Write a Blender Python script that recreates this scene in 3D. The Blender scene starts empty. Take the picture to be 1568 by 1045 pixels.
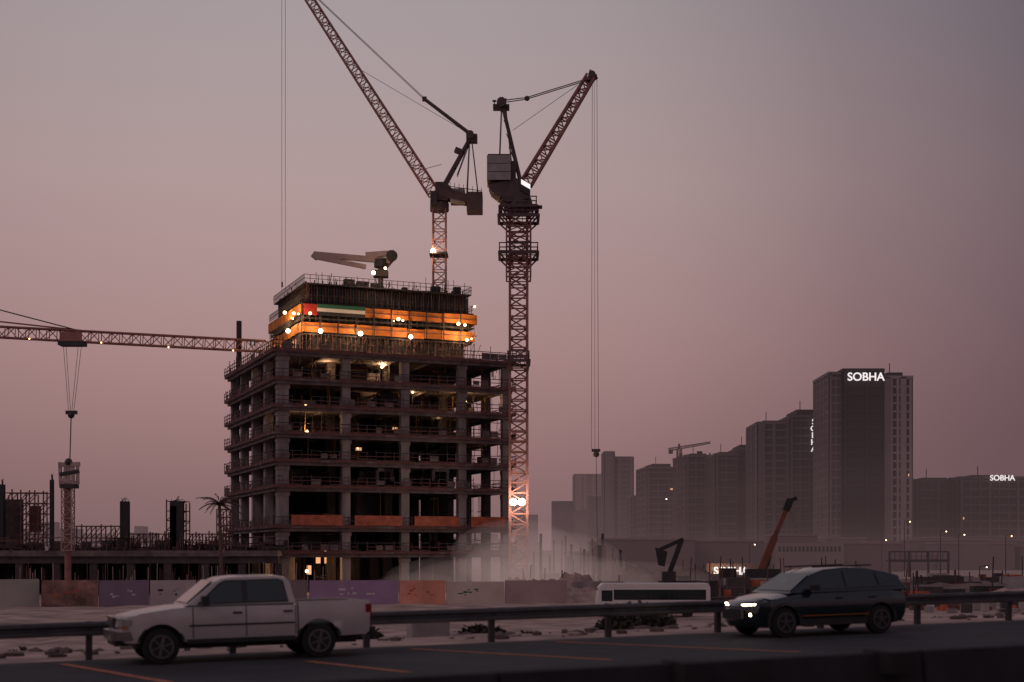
import bpy, bmesh, math, random
from mathutils import Vector, Matrix
random.seed(7)
R=random.random
def U(a,b): return a+(b-a)*random.random()
F=2178.0; CAMZ=4.2; HY=852.0; CXX=784.0; G=-0.6
def at(px,py,d): return Vector(((px-CXX)/F*d, d, CAMZ+(HY-py)/F*d))
def V(*a): return Vector(a)
# ------------------------------------------------------------ materials
def mat(name,col,rough=0.8,metal=0.0,var=0.25,scale=1.0,bump=0.0,emit=0.0,ecol=None,coat=0.0,streak=False):
    m=bpy.data.materials.new(name); m.use_nodes=True
    nt=m.node_tree; b=nt.nodes['Principled BSDF']
    b.inputs['Roughness'].default_value=rough; b.inputs['Metallic'].default_value=metal
    if coat: b.inputs['Coat Weight'].default_value=coat; b.inputs['Coat Roughness'].default_value=0.08
    tc=nt.nodes.new('ShaderNodeTexCoord')
    mp=nt.nodes.new('ShaderNodeMapping')
    if streak: mp.inputs['Scale'].default_value=(1,1,0.15)
    nt.links.new(tc.outputs['Object'],mp.inputs['Vector'])
    n=nt.nodes.new('ShaderNodeTexNoise'); n.inputs['Scale'].default_value=scale; n.inputs['Detail'].default_value=6
    n.inputs['Roughness'].default_value=0.65
    nt.links.new(mp.outputs[0],n.inputs['Vector'])
    r=nt.nodes.new('ShaderNodeValToRGB')
    r.color_ramp.elements[0].position=0.3; r.color_ramp.elements[1].position=0.7
    r.color_ramp.elements[0].color=[c*(1-var) for c in col]+[1]
    r.color_ramp.elements[1].color=[min(1,c*(1+var)) for c in col]+[1]
    nt.links.new(n.outputs['Fac'],r.inputs[0]); nt.links.new(r.outputs[0],b.inputs['Base Color'])
    if bump:
        bp_=nt.nodes.new('ShaderNodeBump'); bp_.inputs['Strength'].default_value=bump
        bp_.inputs['Distance'].default_value=0.1
        nt.links.new(n.outputs['Fac'],bp_.inputs['Height']); nt.links.new(bp_.outputs[0],b.inputs['Normal'])
    if emit:
        b.inputs['Emission Color'].default_value=list(ecol or col)+[1]; b.inputs['Emission Strength'].default_value=emit
    return m
M={}
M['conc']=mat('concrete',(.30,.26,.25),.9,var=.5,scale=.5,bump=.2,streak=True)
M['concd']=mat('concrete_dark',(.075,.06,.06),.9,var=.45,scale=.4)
M['slab']=mat('slab_concrete',(.165,.13,.125),.9,var=.5,scale=.7)
M['black']=mat('black_panel',(.026,.023,.025),.7,var=.4,scale=1)
M['orange']=mat('orange_formwork_screen',(.56,.18,.03),.65,var=.35,scale=.8)
M['orange2']=mat('orange_barrier',(.46,.12,.06),.7,var=.4,scale=1.2)
M['rail']=mat('rusty_rail',(.15,.065,.055),.8,var=.4,scale=2)
M['steel']=mat('dark_steel',(.05,.044,.048),.6,metal=.2,var=.3,scale=1)
M['crane']=mat('crane_red_brown_steel',(.31,.135,.115),.6,metal=.0,var=.3,scale=.8)
M['craned']=mat('crane_dark_steel',(.09,.058,.058),.6,var=.3,scale=.8)
M['cranel']=mat('crane_pale_steel',(.45,.32,.30),.6,var=.2,scale=.8)
M['grey']=mat('grey_panel',(.33,.30,.30),.7,var=.2,scale=.8)
M['white']=mat('white_paint',(.6,.57,.56),.5,var=.08,scale=1)
M['yellow']=mat('yellow_formwork',(.5,.28,.04),.7,var=.3,scale=1)
M['lamp']=mat('lamp_warm_emission',(1,.8,.5),.5,emit=9,ecol=(1,.62,.30))
M['lampw']=mat('lamp_white_emission',(1,.9,.8),.5,emit=16,ecol=(1,.78,.52))
M['glow']=mat('lit_room_panel',(.8,.5,.3),.7,emit=.7,ecol=(1,.50,.24))
M['sign']=mat('sign_letter_emission',(1,1,1),.5,emit=.9,ecol=(1,.95,.93))
M['red']=mat('red_cloth',(.28,.015,.015),.8,var=.1)
M['green']=mat('green_cloth',(.02,.12,.07),.8,var=.1)
M['cloth']=mat('white_cloth',(.6,.58,.56),.8,var=.05)
# ------------------------------------------------------------ builder
class B:
    def __init__(s,name,*mats):
        s.n=name; s.mats=[M[m] if isinstance(m,str) else m for m in mats]; s.v=[]; s.f=[]; s.mi=[]
    def quad(s,a,b,c,d,m=0):
        i=len(s.v); s.v+= [a,b,c,d]; s.f.append((i,i+1,i+2,i+3)); s.mi.append(m)
    def poly(s,pts,m=0):
        i=len(s.v); s.v+=pts; s.f.append(tuple(range(i,i+len(pts)))); s.mi.append(m)
    def par(s,o,a,b,c,m=0):
        i=len(s.v); s.v+=[o,o+a,o+a+b,o+b,o+c,o+a+c,o+a+b+c,o+b+c]
        for f in ((0,3,2,1),(4,5,6,7),(0,1,5,4),(1,2,6,5),(2,3,7,6),(3,0,4,7)):
            s.f.append(tuple(i+k for k in f)); s.mi.append(m)
    def box(s,x0,x1,y0,y1,z0,z1,m=0):
        s.par(V(x0,y0,z0),V(x1-x0,0,0),V(0,y1-y0,0),V(0,0,z1-z0),m)
    def beam(s,a,b,w,m=0,h=None):
        h=h or w; d=b-a
        if d.length<1e-6: return
        dn=d.normalized(); up=V(0,0,1) if abs(dn.z)<.95 else V(0,1,0)
        x=dn.cross(up).normalized(); y=x.cross(dn).normalized()
        s.par(a-x*w/2-y*h/2,x*w,y*h,d,m)
    def cyl(s,a,b,r0,r1=None,n=10,m=0,cap=True):
        r1=r0 if r1 is None else r1
        d=(b-a).normalized(); up=V(0,0,1) if abs(d.z)<.95 else V(0,1,0)
        x=d.cross(up).normalized(); y=x.cross(d).normalized(); i=len(s.v)
        for p,r in((a,r0),(b,r1)):
            for k in range(n):
                t=2*math.pi*k/n; s.v.append(p+x*math.cos(t)*r+y*math.sin(t)*r)
        for k in range(n):
            k2=(k+1)%n; s.f.append((i+k,i+k2,i+n+k2,i+n+k)); s.mi.append(m)
        if cap:
            s.f.append(tuple(i+k for k in range(n))[::-1]); s.mi.append(m)
            s.f.append(tuple(i+n+k for k in range(n))); s.mi.append(m)
    def ball(s,c,r,m=0,n=8,sx=1,sy=1,sz=1,jit=0):
        i=len(s.v); rings=max(3,n//2)
        for a in range(1,rings):
            ph=math.pi*a/rings
            for k in range(n):
                t=2*math.pi*k/n; rr=r*(1+U(-jit,jit))
                s.v.append(c+V(math.sin(ph)*math.cos(t)*rr*sx,math.sin(ph)*math.sin(t)*rr*sy,math.cos(ph)*rr*sz))
        top=len(s.v); s.v.append(c+V(0,0,r*sz)); s.v.append(c-V(0,0,r*sz))
        for a in range(rings-2):
            for k in range(n):
                k2=(k+1)%n; s.f.append((i+a*n+k,i+(a+1)*n+k,i+(a+1)*n+k2,i+a*n+k2)); s.mi.append(m)
        for k in range(n):
            k2=(k+1)%n
            s.f.append((top,i+k,i+k2)); s.mi.append(m)
            s.f.append((top+1,i+(rings-2)*n+k2,i+(rings-2)*n+k)); s.mi.append(m)
    def lattice(s,p0,p1,w0,w1,n,ch=.14,br=.08,m=0,hgt=None,side=None):
        d=(p1-p0).normalized()
        side=side or (V(0,1,0) if abs(d.y)<.9 else V(1,0,0))
        x=(side-d*side.dot(d)).normalized(); y=x.cross(d).normalized()
        def ring(t):
            c=p0.lerp(p1,t); w=(w0+(w1-w0)*t)/2; h=(hgt/2 if hgt else w)
            return [c-x*w-y*h,c+x*w-y*h,c+x*w+y*h,c-x*w+y*h]
        rr=[ring(k/n) for k in range(n+1)]
        for j in range(4): s.beam(rr[0][j],rr[n][j],ch,m)
        for k in range(n):
            for j in range(4):
                j2=(j+1)%4
                s.beam(rr[k][j],rr[k][j2],br,m)
                if k%2: s.beam(rr[k][j],rr[k+1][j2],br,m)
                else: s.beam(rr[k][j2],rr[k+1][j],br,m)
    def make(s,parent=None,loc=None):
        me=bpy.data.meshes.new(s.n); me.from_pydata([tuple(v) for v in s.v],[],s.f)
        for m in s.mats: me.materials.append(m)
        me.polygons.foreach_set('material_index',s.mi); me.update()
        bm=bmesh.new(); bm.from_mesh(me); bmesh.ops.recalc_face_normals(bm,faces=bm.faces); bm.to_mesh(me); bm.free()
        o=bpy.data.objects.new(s.n,me); bpy.context.collection.objects.link(o)
        if parent: o.parent=parent
        return o
def group(name,loc=(0,0,0)):
    e=bpy.data.objects.new(name,None); e.location=loc; bpy.context.collection.objects.link(e); return e
def plight(p,power,col,parent,r=.3):
    l=bpy.data.lights.new('lamp_light','POINT'); l.energy=power; l.color=col; l.shadow_soft_size=r
    o=bpy.data.objects.new('lamp_light',l); o.location=p; bpy.context.collection.objects.link(o); o.parent=parent
WARM=(1,.6,.3)
# ------------------------------------------------------------ road frame
TH=math.radians(21.6); RC,RS=math.cos(TH),math.sin(TH)
def zr(u): 
    return 1.85+.019*60*math.tanh(u/60)
def rp(u,p,h=0.0): return V(u*RC-p*RS,u*RS+p*RC,zr(u)+h)
# ------------------------------------------------------------ ground
def sm(t): t=max(0,min(1,t)); return t*t*(3-2*t)
M['sand']=mat('pale_sand',(.44,.31,.27),.95,var=.55,scale=.35,bump=.5)
ps=[-4000,-1500,-500,-150,-40,0,11]+[14+k*1.2 for k in range(40)]+[64,70,80,95,115,140,170,210,300,500,900,1600,3000,7000]
us=[-6000,-3000,-1200,-600,-300,-200,-140,-100,-80]+[-60+k*2 for k in range(61)]+[64,70,80,100,130,170,230,300,400,600,1000,2000,4000,7000]
vs=[];fs=[]
for p in ps:
    for u in us:
        t=sm((p-34.0)/30)
        z=(zr(u)-.05)*(1-t)+G*t
        if 34<p<200 and abs(u)<140: z+=U(-.10,.12)*min(1,(p-34)/6)
        q=rp(u,p); vs.append((q.x,q.y,z))
nu=len(us)
for i in range(len(ps)-1):
    for j in range(nu-1): fs.append((i*nu+j,i*nu+j+1,(i+1)*nu+j+1,(i+1)*nu+j))
me=bpy.data.meshes.new('ground'); me.from_pydata(vs,[],fs); me.materials.append(M['sand'])
for p_ in me.polygons: p_.use_smooth=True
o=bpy.data.objects.new('ground',me); bpy.context.collection.objects.link(o)
# road
M['asphalt']=mat('asphalt',(.030,.032,.038),.85,var=.35,scale=.7,bump=.15)
vs=[];fs=[];U_=[-300+k*5 for k in range(121)]
for u in U_:
    for p in (13.4,32.7): vs.append(tuple(rp(u,p)))
for k in range(len(U_)-1): fs.append((2*k,2*k+2,2*k+3,2*k+1))
me=bpy.data.meshes.new('road'); me.from_pydata(vs,[],fs); me.materials.append(M['asphalt'])
o=bpy.data.objects.new('road',me); bpy.context.collection.objects.link(o)
M['lane']=mat('worn_orange_road_paint',(.45,.15,.08),.8,var=.35,scale=3)
def road_hit(px,py):
    k=(px-CXX)/F; e=(HY-py)/F; d=30
    for _ in range(30):
        u=k*d*RC+d*RS; d=(zr(u)-CAMZ)/e
    return V(k*d,d,zr(k*d*RC+d*RS)+.006)
for a,b in (((95,1017),(262,1046)),((470,1013),(625,1030)),((630,994),(935,1011)),((850,983),(1225,999))):
    A=road_hit(*a);C=road_hit(*b); n=(C-A).normalized().cross(V(0,0,1))*.11
    bb=B('road_marking',M['lane'])
    N=6
    for k in range(N):
        a1=A.lerp(C,k/N);a2=A.lerp(C,(k+1)/N); bb.quad(a1-n,a2-n,a2+n,a1+n)
    bb.make()
bb=B('road_edge_line',mat('worn_white_road_paint',(.14,.13,.125),.8,var=.6,scale=3))
for u in range(-100,100,4): bb.quad(rp(u,32.2,.005),rp(u+4,32.2,.005),rp(u+4,32.33,.005),rp(u,32.33,.005))
bb.make()
# guard rail
M['galv']=mat('dull_galvanised_steel',(.10,.095,.10),.5,metal=.5,var=.35,scale=1.5)
g=B('guard_rail',M['galv'],'steel')
prof=[(0,.50),(-.07,.54),(-.07,.60),(0,.64),(0,.68),(-.07,.72),(-.07,.78),(0,.82)]
for u in range(-100,120,4):
    for (a,za),(b,zb) in zip(prof,prof[1:]):
        g.quad(rp(u,33.3+a,za),rp(u+4,33.3+a,za),rp(u+4,33.3+b,zb),rp(u,33.3+b,zb))
u=12.7-3.25*30
while u<110:
    q=rp(u,33.42,-.3); ax=V(RC,RS,0)*.14; ay=V(-RS,RC,0)*.14
    g.par(q-ax/2,ax,ay,V(0,0,1.12),1)
    g.par(rp(u,33.30,.56)-ax*.3,ax*.6,ay*.9,V(0,0,.2),1)
    u+=3.25
g.make()
# near barrier
M['darkc']=mat('dark_stained_concrete',(.014,.014,.018),.9,var=.5,scale=1)
g=B('concrete_road_barrier',M['darkc'])
sec=[(13.35,-.1),(13.35,.18),(13.18,.32),(13.08,1.0),(12.92,1.0),(12.82,.32),(12.6,.18),(12.6,-.1)]
for u in range(-40,60,5):
    for (p,h),(p2,h2) in zip(sec,sec[1:]):
        f=1.12
        g.quad(rp(u,p,h*f),rp(u+4.96,p,h*f),rp(u+4.96,p2,h2*f),rp(u,p2,h2*f))
    for uu in (u,u+4.96): g.poly([rp(uu,p,h*1.12) for p,h in sec])
for uu in (6.9,9.4): g.par(rp(uu,12.7,.9),V(RC,RS,0)*.3,V(-RS,RC,0)*.5,V(0,0,.24))
g.make()
# sand strip debris / shrubs
g=B('rubble',mat('rubble_stone',(.13,.095,.085),.95,var=.5,scale=3),mat('rubble_pale',(.42,.33,.30),.95,var=.2,scale=3))
for k in range(1500):
    p=34.3+abs(random.gauss(0,13)); u=U(-30,60); t=sm((p-34)/30); z=(zr(u)-.05)*(1-t)+G*t
    q=rp(u,p); q.z=z+.02; r=U(.03,.17)*(1+ (p-34)/40)
    g.ball(q,r,0 if R()<.72 else 1,6,U(.8,2.2),U(.8,1.6),U(.4,.9),.25)
g.make()
M['leaf']=mat('dry_shrub_leaf',(.05,.04,.03),.9,var=.5,scale=4)
def shrub(p,w,h,n=260,name='shrub'):
    g=B(name,M['leaf'],'steel')
    for k in range(14): 
        t=U(0,6.28); g.beam(p,p+V(math.cos(t)*w*.4,math.sin(t)*w*.3,h*U(.5,.95)),.025,1)
    for k in range(n):
        t=U(0,6.28); rr=w/2*math.sqrt(R()); z=h*(1-(rr/(w/2))**2)*U(.15,1.05)
        c=p+V(math.cos(t)*rr,math.sin(t)*rr*.7,z); a=V(U(-1,1),U(-1,1),U(-1,1)).normalized()*.11; b=a.cross(V(U(-1,1),U(-1,1),U(-1,1))).normalized()*.05
        g.quad(c-a-b,c+a-b,c+a+b,c-a+b)
    g.make()
def gz(q):
    u=q.x*RC+q.y*RS;p=-q.x*RS+q.y*RC;t=sm((p-34)/30); return (zr(u)-.05)*(1-t)+G*t
def ground_hit(px,d):
    q=at(px,852,d); q.z=gz(q); return q
shrub(ground_hit(975,44),2.6,.9,600); shrub(ground_hit(1010,46),1.4,.6); shrub(ground_hit(700,50),1.2,.5); shrub(ground_hit(1440,60),2.2,.7); shrub(ground_hit(560,40),1.0,.4)
shrub(ground_hit(40,45),1.4,.5); shrub(ground_hit(1250,75),2.4,1.0)
for px,d in ((810,52),(870,60),(620,58),(1480,66),(20,60),(100,52),(740,42),(1060,60)): shrub(ground_hit(px,d),U(.8,1.8),U(.3,.6),200)
# palm tree at the corner of the building
g=B('palm_tree',mat('palm_trunk_bark',(.12,.08,.07),.95,var=.4,scale=2),mat('dry_palm_frond',(.11,.075,.06),.85,var=.4,scale=1))
d=170; top=at(336,772,d); base=V(top.x+.3,d,G-.1)
for k in range(16):
    a=base.lerp(top,k/16); b=base.lerp(top,(k+1)/16); g.cyl(a,b,.30-.006*k,.25-.005*k,8,0)
for k in range(34):
    t=U(0,6.28); el=U(-.3,1.2); L_=U(2.2,3.2); dirh=V(math.cos(t),math.sin(t),0); p0=top.copy(); prev=p0
    for j in range(9):
        s_=(j+1)/9; q=p0+dirh*L_*s_*math.cos(el*(1-s_*.4))+V(0,0,L_*s_*math.sin(el)-1.5*s_*s_)
        g.beam(prev,q,.05,1)
        sd=V(-dirh.y,dirh.x,0)
        for w in (-1,1):
            for h in (0,.5):
                c=prev.lerp(q,h); tip=c+sd*w*.5*(1.1-s_)+dirh*.22-V(0,0,.22); g.poly([c-dirh*.04,c+dirh*.05,tip],1)
        prev=q
g.make()
# concrete block
q=ground_hit(632,39)
g=B('concrete_block',mat('pale_concrete',(.3,.26,.25),.9,var=.2,scale=2))
g.par(q,V(1.0,.35,0),V(-.2,.5,0),V(0,0,.62)); g.par(q+V(.1,.08,.62),V(.8,.28,0),V(-.13,.33,0),V(0,0,.12)); g.make()
# ------------------------------------------------------------ hoardings
def hoard(px0,px1,m,d0,d1,logo=None,y0=889):
    A=at(px0,852,d0);C=at(px1,852,d1); A.z=C.z=G-.3
    h0=(CAMZ+(HY-y0)/F*d0)-A.z
    g=B('site_hoarding',m,'steel',logo or m)
    dr=(C-A); n=dr.normalized().cross(V(0,0,1))*.08
    g.par(A,dr,n,V(0,0,h0))
    L=dr.length;k=0
    while k<L:
        g.beam(A+dr.normalized()*k-n*.6,A+dr.normalized()*k-n*.6+V(0,0,h0+.05),.06,1); k+=2.4
    if logo:
        for k in range(7):
            t=U(.15,.7);w=U(.02,.10)
            g.par(A+dr*t+n*1.0+V(0,0,h0*U(.4,.68)),dr*w,n*.05,V(0,0,h0*U(.03,.08)),2)
    g.make()
hm=lambda n,c,v=.15,s=.3: mat(n,c,.6,var=v,scale=s)
hoard(-220,60,hm('hoarding_pale',(.45,.42,.38)),128,135,M['green'])
hoard(64,150,hm('hoarding_picture',(.26,.14,.11),.9,.5),134,136,M['orange2'])
hoard(152,228,hm('hoarding_mauve',(.24,.18,.25)),136,138,M['cloth'])
hoard(230,300,hm('hoarding_white',(.52,.46,.45)),138,140,M['steel'])
hoard(302,470,hm('hoarding_grey',(.22,.17,.18)),140,142)
hoard(474,610,hm('hoarding_violet',(.34,.22,.35)),142,143,M['cloth'])
hoard(612,682,hm('hoarding_salmon',(.75,.32,.22),.3),143,143.5,M['orange2'])
hoard(684,772,hm('hoarding_cream',(.6,.5,.42)),143.5,144,M['green'],y0=891)
hoard(774,868,hm('hoarding_dusty',(.44,.31,.29)),144,145)
# ------------------------------------------------------------ MAIN BUILDING
TB=math.radians(22.5); fx,fy=math.cos(TB),math.sin(TB); C0=V(-29.67,180,0)
def bp(u,v,z): return V(C0.x+u*fx-v*fy,C0.y+u*fy+v*fx,z)
def bbox(b,u0,u1,v0,v1,z0,z1,m=0):
    o=bp(u0,v0,z0); b.par(o,V(fx,fy,0)*(u1-u0),V(-fy,fx,0)*(v1-v0),V(0,0,z1-z0),m)
def onf(px,py,v=0):
    k=(px-CXX)/F; x0=C0.x-fy*v; y0=C0.y+fx*v
    u=(k*y0-x0)/(fx-fy*k); d=y0+fy*u
    return V(x0+fx*u,d,CAMZ+(HY-py)/F*d)
bld=group('unfinished_concrete_building')
LV=[30.4,26.8,23.4,20.0,16.5,13.2,8.1,4.8]
W_=31.7;D_=30
sl=B('floor_slabs','slab','conc'); co=B('columns','conc','concd'); ra=B('edge_guard_rails','rail','steel','orange2','slab'); it=B('interior_works','concd','yellow','rail','steel','grey')
for i,z in enumerate(LV):
    o_=.7
    bbox(sl,-o_,W_+o_,-o_,D_+o_,z-.34,z)
    bbox(sl,-o_+.4,W_+o_-.4,-o_+.3,-o_+.8,z-.75,z-.343,0)
    bbox(sl,-o_+.3,-o_+.8,-.2,D_,z-.75,z-.343,0)
    for u in range(1,32,5): bbox(sl,u,u+.35,0.2,D_,z-.62,z-.345)
    # railings
    hgt=1.15
    for (a,b) in (((-o_,-o_),(W_+o_,-o_)),((-o_,-o_),(-o_,D_+o_)),((W_+o_,-o_),(W_+o_,D_+o_))):
        L=math.dist(a,b); n=int(L/1.2)
        P=lambda t,h: bp(a[0]+(b[0]-a[0])*t,a[1]+(b[1]-a[1])*t,z+h)
        for k in range(n+1):
            ra.beam(P(k/n,0),P(k/n,hgt*U(.8,1.25) if i else U(1,2.0)),.08,1 if R()<.5 else 0)
        for h in (.12,.6,1.1):
            for k in range(n):
                if R()<.9: ra.beam(P(k/n,h+U(-.04,.04)),P((k+1)/n,h+U(-.04,.04)),.09,0 if h<1 else 1)
        for k in range(n):
            if R()<.8: ra.beam(P(k/n,-.12),P((k+1)/n,-.12),.1,0,h=.30)
            if R()<.22: ra.beam(P(k/n,.5),P((k+U(.6,1))/n,.5),.04,3,h=U(.5,.9))
        for k in range(n*3):
            if R()<.6: t=R(); ra.beam(P(t,-.15),P(min(1,t+.006),.28),.05,0)
cu=[.2,8.6,16.6,24.6,31.0]; cv=[.2,7.5,15,22.5,29.2]
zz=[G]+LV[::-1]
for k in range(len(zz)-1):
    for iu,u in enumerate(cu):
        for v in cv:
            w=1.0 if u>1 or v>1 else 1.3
            bbox(co,u-.1,u+w,v,v+w,zz[k]-(0.2 if k==0 else 0),zz[k+1]-.35, 0 if v<1 or u<1 else 1)  # inner columns use darker concrete, shade put into the colour
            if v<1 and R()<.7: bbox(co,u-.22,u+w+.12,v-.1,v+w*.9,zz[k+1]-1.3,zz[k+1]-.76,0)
    # core walls, interior shade put into their darker concrete
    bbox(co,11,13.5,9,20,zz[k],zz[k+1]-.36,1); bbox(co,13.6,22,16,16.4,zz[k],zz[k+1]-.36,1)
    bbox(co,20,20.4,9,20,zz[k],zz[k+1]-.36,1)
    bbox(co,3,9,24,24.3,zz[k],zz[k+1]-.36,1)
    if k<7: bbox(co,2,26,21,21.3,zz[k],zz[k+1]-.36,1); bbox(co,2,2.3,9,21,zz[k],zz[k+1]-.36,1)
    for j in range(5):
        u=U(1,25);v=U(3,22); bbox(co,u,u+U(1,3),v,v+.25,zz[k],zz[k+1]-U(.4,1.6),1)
for k in range(len(zz)-1):
    z0,z1=zz[k],zz[k+1]
    for j in range(60 if k>4 else 28):
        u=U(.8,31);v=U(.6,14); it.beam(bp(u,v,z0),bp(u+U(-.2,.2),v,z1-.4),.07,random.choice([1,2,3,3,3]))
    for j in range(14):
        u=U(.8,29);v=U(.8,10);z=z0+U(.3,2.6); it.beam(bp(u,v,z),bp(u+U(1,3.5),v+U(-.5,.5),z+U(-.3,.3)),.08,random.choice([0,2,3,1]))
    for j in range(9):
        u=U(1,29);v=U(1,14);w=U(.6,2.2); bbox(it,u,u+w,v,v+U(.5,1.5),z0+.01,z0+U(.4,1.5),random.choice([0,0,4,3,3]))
lit=B('lit_rooms','glow')
for px,py,w,h in ((586,640,1.3,.7),(598,660,1.0,.5),(630,598,1.4,.5),(596,556,.9,1.2),(545,690,.8,.4),(484,863,.6,2.2),(497,863,.7,2.0),(470,880,.6,1.2)):
    c=onf(px,py,8); u0=V(fx,fy,0)
    lit.par(c,u0*w,V(-fy,fx,0)*.1,V(0,0,h))
lit.make(bld)
for px in (578,664):
    c=onf(px,737,3);u0=V(fx,fy,0)
    it.beam(c,c+V(0,0,1.5),.4,4); it.beam(c+u0*2,c+u0*2+V(0,0,1.5),.4,4); it.beam(c+V(0,0,1.5),c+u0*2.2+V(0,0,1.5),.4,4)
z=8.1
for a,b in ((1.6,8.3),(9.9,16.3),(18,24.3),(25.9,30.8)):
    bbox(ra,a,b,-.80,-.75,z+.05,z+1.35,2)
sl.make(bld);co.make(bld);ra.make(bld);it.make(bld)
# core formwork
cf=B('climbing_formwork','black','orange','steel','concd','rail')
bbox(cf,5.6,27.2,5.6,21,30.41,40.1,0)
bbox(cf,5.2,27.6,5.2,21.4,37.5,39.6,0)
for k in range(60):
    u=5.3+k*.378; bbox(cf,u,u+.1,5.0,5.19,37.3,40.0+U(0,.5),4 if k%3==0 else 2)
for k in range(42):
    v=5.2+k*.385; bbox(cf,5.0,5.19,v,v+.1,37.3,40.0+U(0,.5),4 if k%3==0 else 2)
def ring(u0,u1,v0,v1,z0,z1,t,m,n=10):
    for k in range(n):
        a=u0+(u1-u0)*k/n+.04;b=u0+(u1-u0)*(k+1)/n-.04; j=U(-.07,.07); zj=U(-.06,.06)
        bbox(cf,a,b,v0+j,v0+t+j,z0+zj,z1+zj,m); bbox(cf,a,b,v1-t+j,v1+j,z0,z1,m)
        a=v0+(v1-v0)*k/n+.04+(t+.06 if k==0 else 0);b=v0+(v1-v0)*(k+1)/n-.04-(t+.06 if k==n-1 else 0)
        bbox(cf,u0+j,u0+t+j,a,b,z0+zj,z1+zj,m); bbox(cf,u1-t+j,u1+j,a,b,z0,z1,m)
ring(3.9,28.6,3.9,22.6,35.85,37.1,.1,1)
ring(4.1,28.3,4.1,22.4,33.55,34.8,.1,1)
bbox(cf,4.2,28.2,4.2,22.3,35.25,35.45,2)
bbox(cf,4.4,28.0,4.4,22.1,33.2,33.38,2)
bbox(cf,4.2,28.2,4.2,22.3,37.25,37.38,2)
bbox(cf,4.6,28.0,4.6,22,39.9,40.05,2)
for z in (36.4,34.2): bbox(cf,4.0,28.5,3.76,3.82,z,z+.12,4)
for k in range(30): u=4.3+k*.82; cf.beam(bp(u,3.8,34.85),bp(u,3.8,35.9),.08,2); cf.beam(bp(3.9,4+k*.6,34.85),bp(3.9,4+k*.6,35.9),.08,2)
for k in range(10): u=4.0+k*2.45; bbox(cf,u,u+.14,3.72,3.80,33.4,37.2,2)
for k in range(48):
    u=4.2+k*.51; bbox(cf,u,u+.07,4.0,4.08,30.4,33.3,2 if k%2 else 4)
    if k%2: cf.beam(bp(u,4.1,30.5),bp(u+1,4.1,33.2),.06,4)
for z in (31.2,32.2): cf.beam(bp(4.2,4.0,z),bp(28.4,4.0,z),.08,4)
for k in range(36):
    v=4.2+k*.51; bbox(cf,4.0,4.08,v,v+.07,30.4,33.3,2)
for z0 in (40.1,37.35):
    q=4.6 if z0>39 else 4.0
    for k in range(30):
        u=4.6+k*.8; cf.beam(bp(u,q,z0),bp(u,q,z0+1.0+U(0,.8)*(R()<.4)),.07,2)
        v=4.6+k*.6; cf.beam(bp(q,v,z0),bp(q,v,z0+1.0),.07,2)
        cf.beam(bp(28 ,v,z0),bp(28,v,z0+1.0),.06,2)
    for h in (.5,1.0):
        cf.beam(bp(q,q,z0+h),bp(28,q,z0+h),.06,2); cf.beam(bp(q,q,z0+h),bp(q,22,z0+h),.06,2); cf.beam(bp(28,q,z0+h),bp(28,22,z0+h),.06,2)
for k in range(90):
    u=U(5,27);v=U(5,20); cf.beam(bp(u,v,40),bp(u+U(-.3,.3),v,40+U(.5,1.7)),.08,random.choice([2,4,3]))
for k in range(14):
    u=U(5,26);v=U(5,10); bbox(cf,u,u+U(.4,1.6),v,v+.8,40.06,40+U(.4,1.1),2)
cf.make(bld)
fl=B('national_flag_banner','red','green','cloth','black')
zb=36.0
bbox(fl,4.35,6.1,3.64,3.69,zb-.35,zb+1.1,0)
bbox(fl,6.1,12.6,3.64,3.69,zb+.65,zb+1.15,1); bbox(fl,6.1,12.6,3.64,3.69,zb+.18,zb+.65,2); bbox(fl,6.1,12.6,3.64,3.69,zb-.3,zb+.18,3)
fl.make(bld)
ms=B('roof_poles_and_hoist','steel','cranel','black','crane')
p=at(366,555,203); ms.cyl(V(p.x,p.y,28),at(366,492,203),.38,n=8,m=2)
for px in (432,540,596,384,390): 
    ms.beam(at(px,440 if px>400 else 530,190),at(px,432 if px>400 else 520,190),.2)
for k in range(50):
    px=U(715,775); q=onf(px,548,U(1,20)); ms.beam(V(q.x,q.y,30.4),V(q.x,q.y,30.4+U(.5,1.6)),.09)
for k in range(70):
    u=U(-.5,3);v=U(0,28);ms.beam(bp(u,v,30.4),bp(u,v,30.4+U(.5,1.8)),.09,random.choice([0,3]))
ms.make(bld)
pb=B('concrete_placing_boom','cranel','steel','craned')
d=193
pb.cyl(at(583,445,d),at(583,405,d),.35,m=2); pb.cyl(at(583,410,d),at(583,398,d),.9,m=1)
pb.beam(at(482,390,d),at(598,400,d),.55,0,h=.75); pb.beam(at(484,394,d-1),at(560,409,d-1),.4,0,h=.6); pb.beam(at(480,396,d),at(486,388,d),.8,0)
pb.beam(at(560,391,d),at(604,388,d),.6,0,h=.7); pb.cyl(at(600,392,d-.6),at(600,392,d+.6),.8,m=1); pb.beam(at(583,420,d),at(602,398,d),.35,2)
pb.box(*(sorted((at(572,0,d).x,at(594,0,d).x))),d-.8,d+.8,at(0,425,d).z,at(0,415,d).z,2)
pb.make(bld)
lp=B('flood_lamps','lamp','lampw')
core=[(436,479,.35),(450,480,.3),(457,481,.2),(475,480,.32),(441,507,.45),(448,488,.2),(491,507,.48),(552,511,.5),(629,516,.45),(610,489,.38),(617,491,.22),(603,492,.15),(702,496,.38),(712,498,.3),(727,470,.24),(715,521,.34),(722,519,.18),(572,418,.42),(590,411,.3)]
for px,py,r in core: lp.ball(onf(px,py,3.0),r*.62,1 if r>.4 else 0)
inn=[(480,543,.2),(585,562,.3),(632,601,.2),(712,615,.35),(468,621,.2),(470,661,.32),(704,575,.12),(548,687,.12),(470,875,.35),(745,640,.1)]
for px,py,r in inn: lp.ball(onf(px,py,1.5),r*.65,0)
lp.make(bld)
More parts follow.
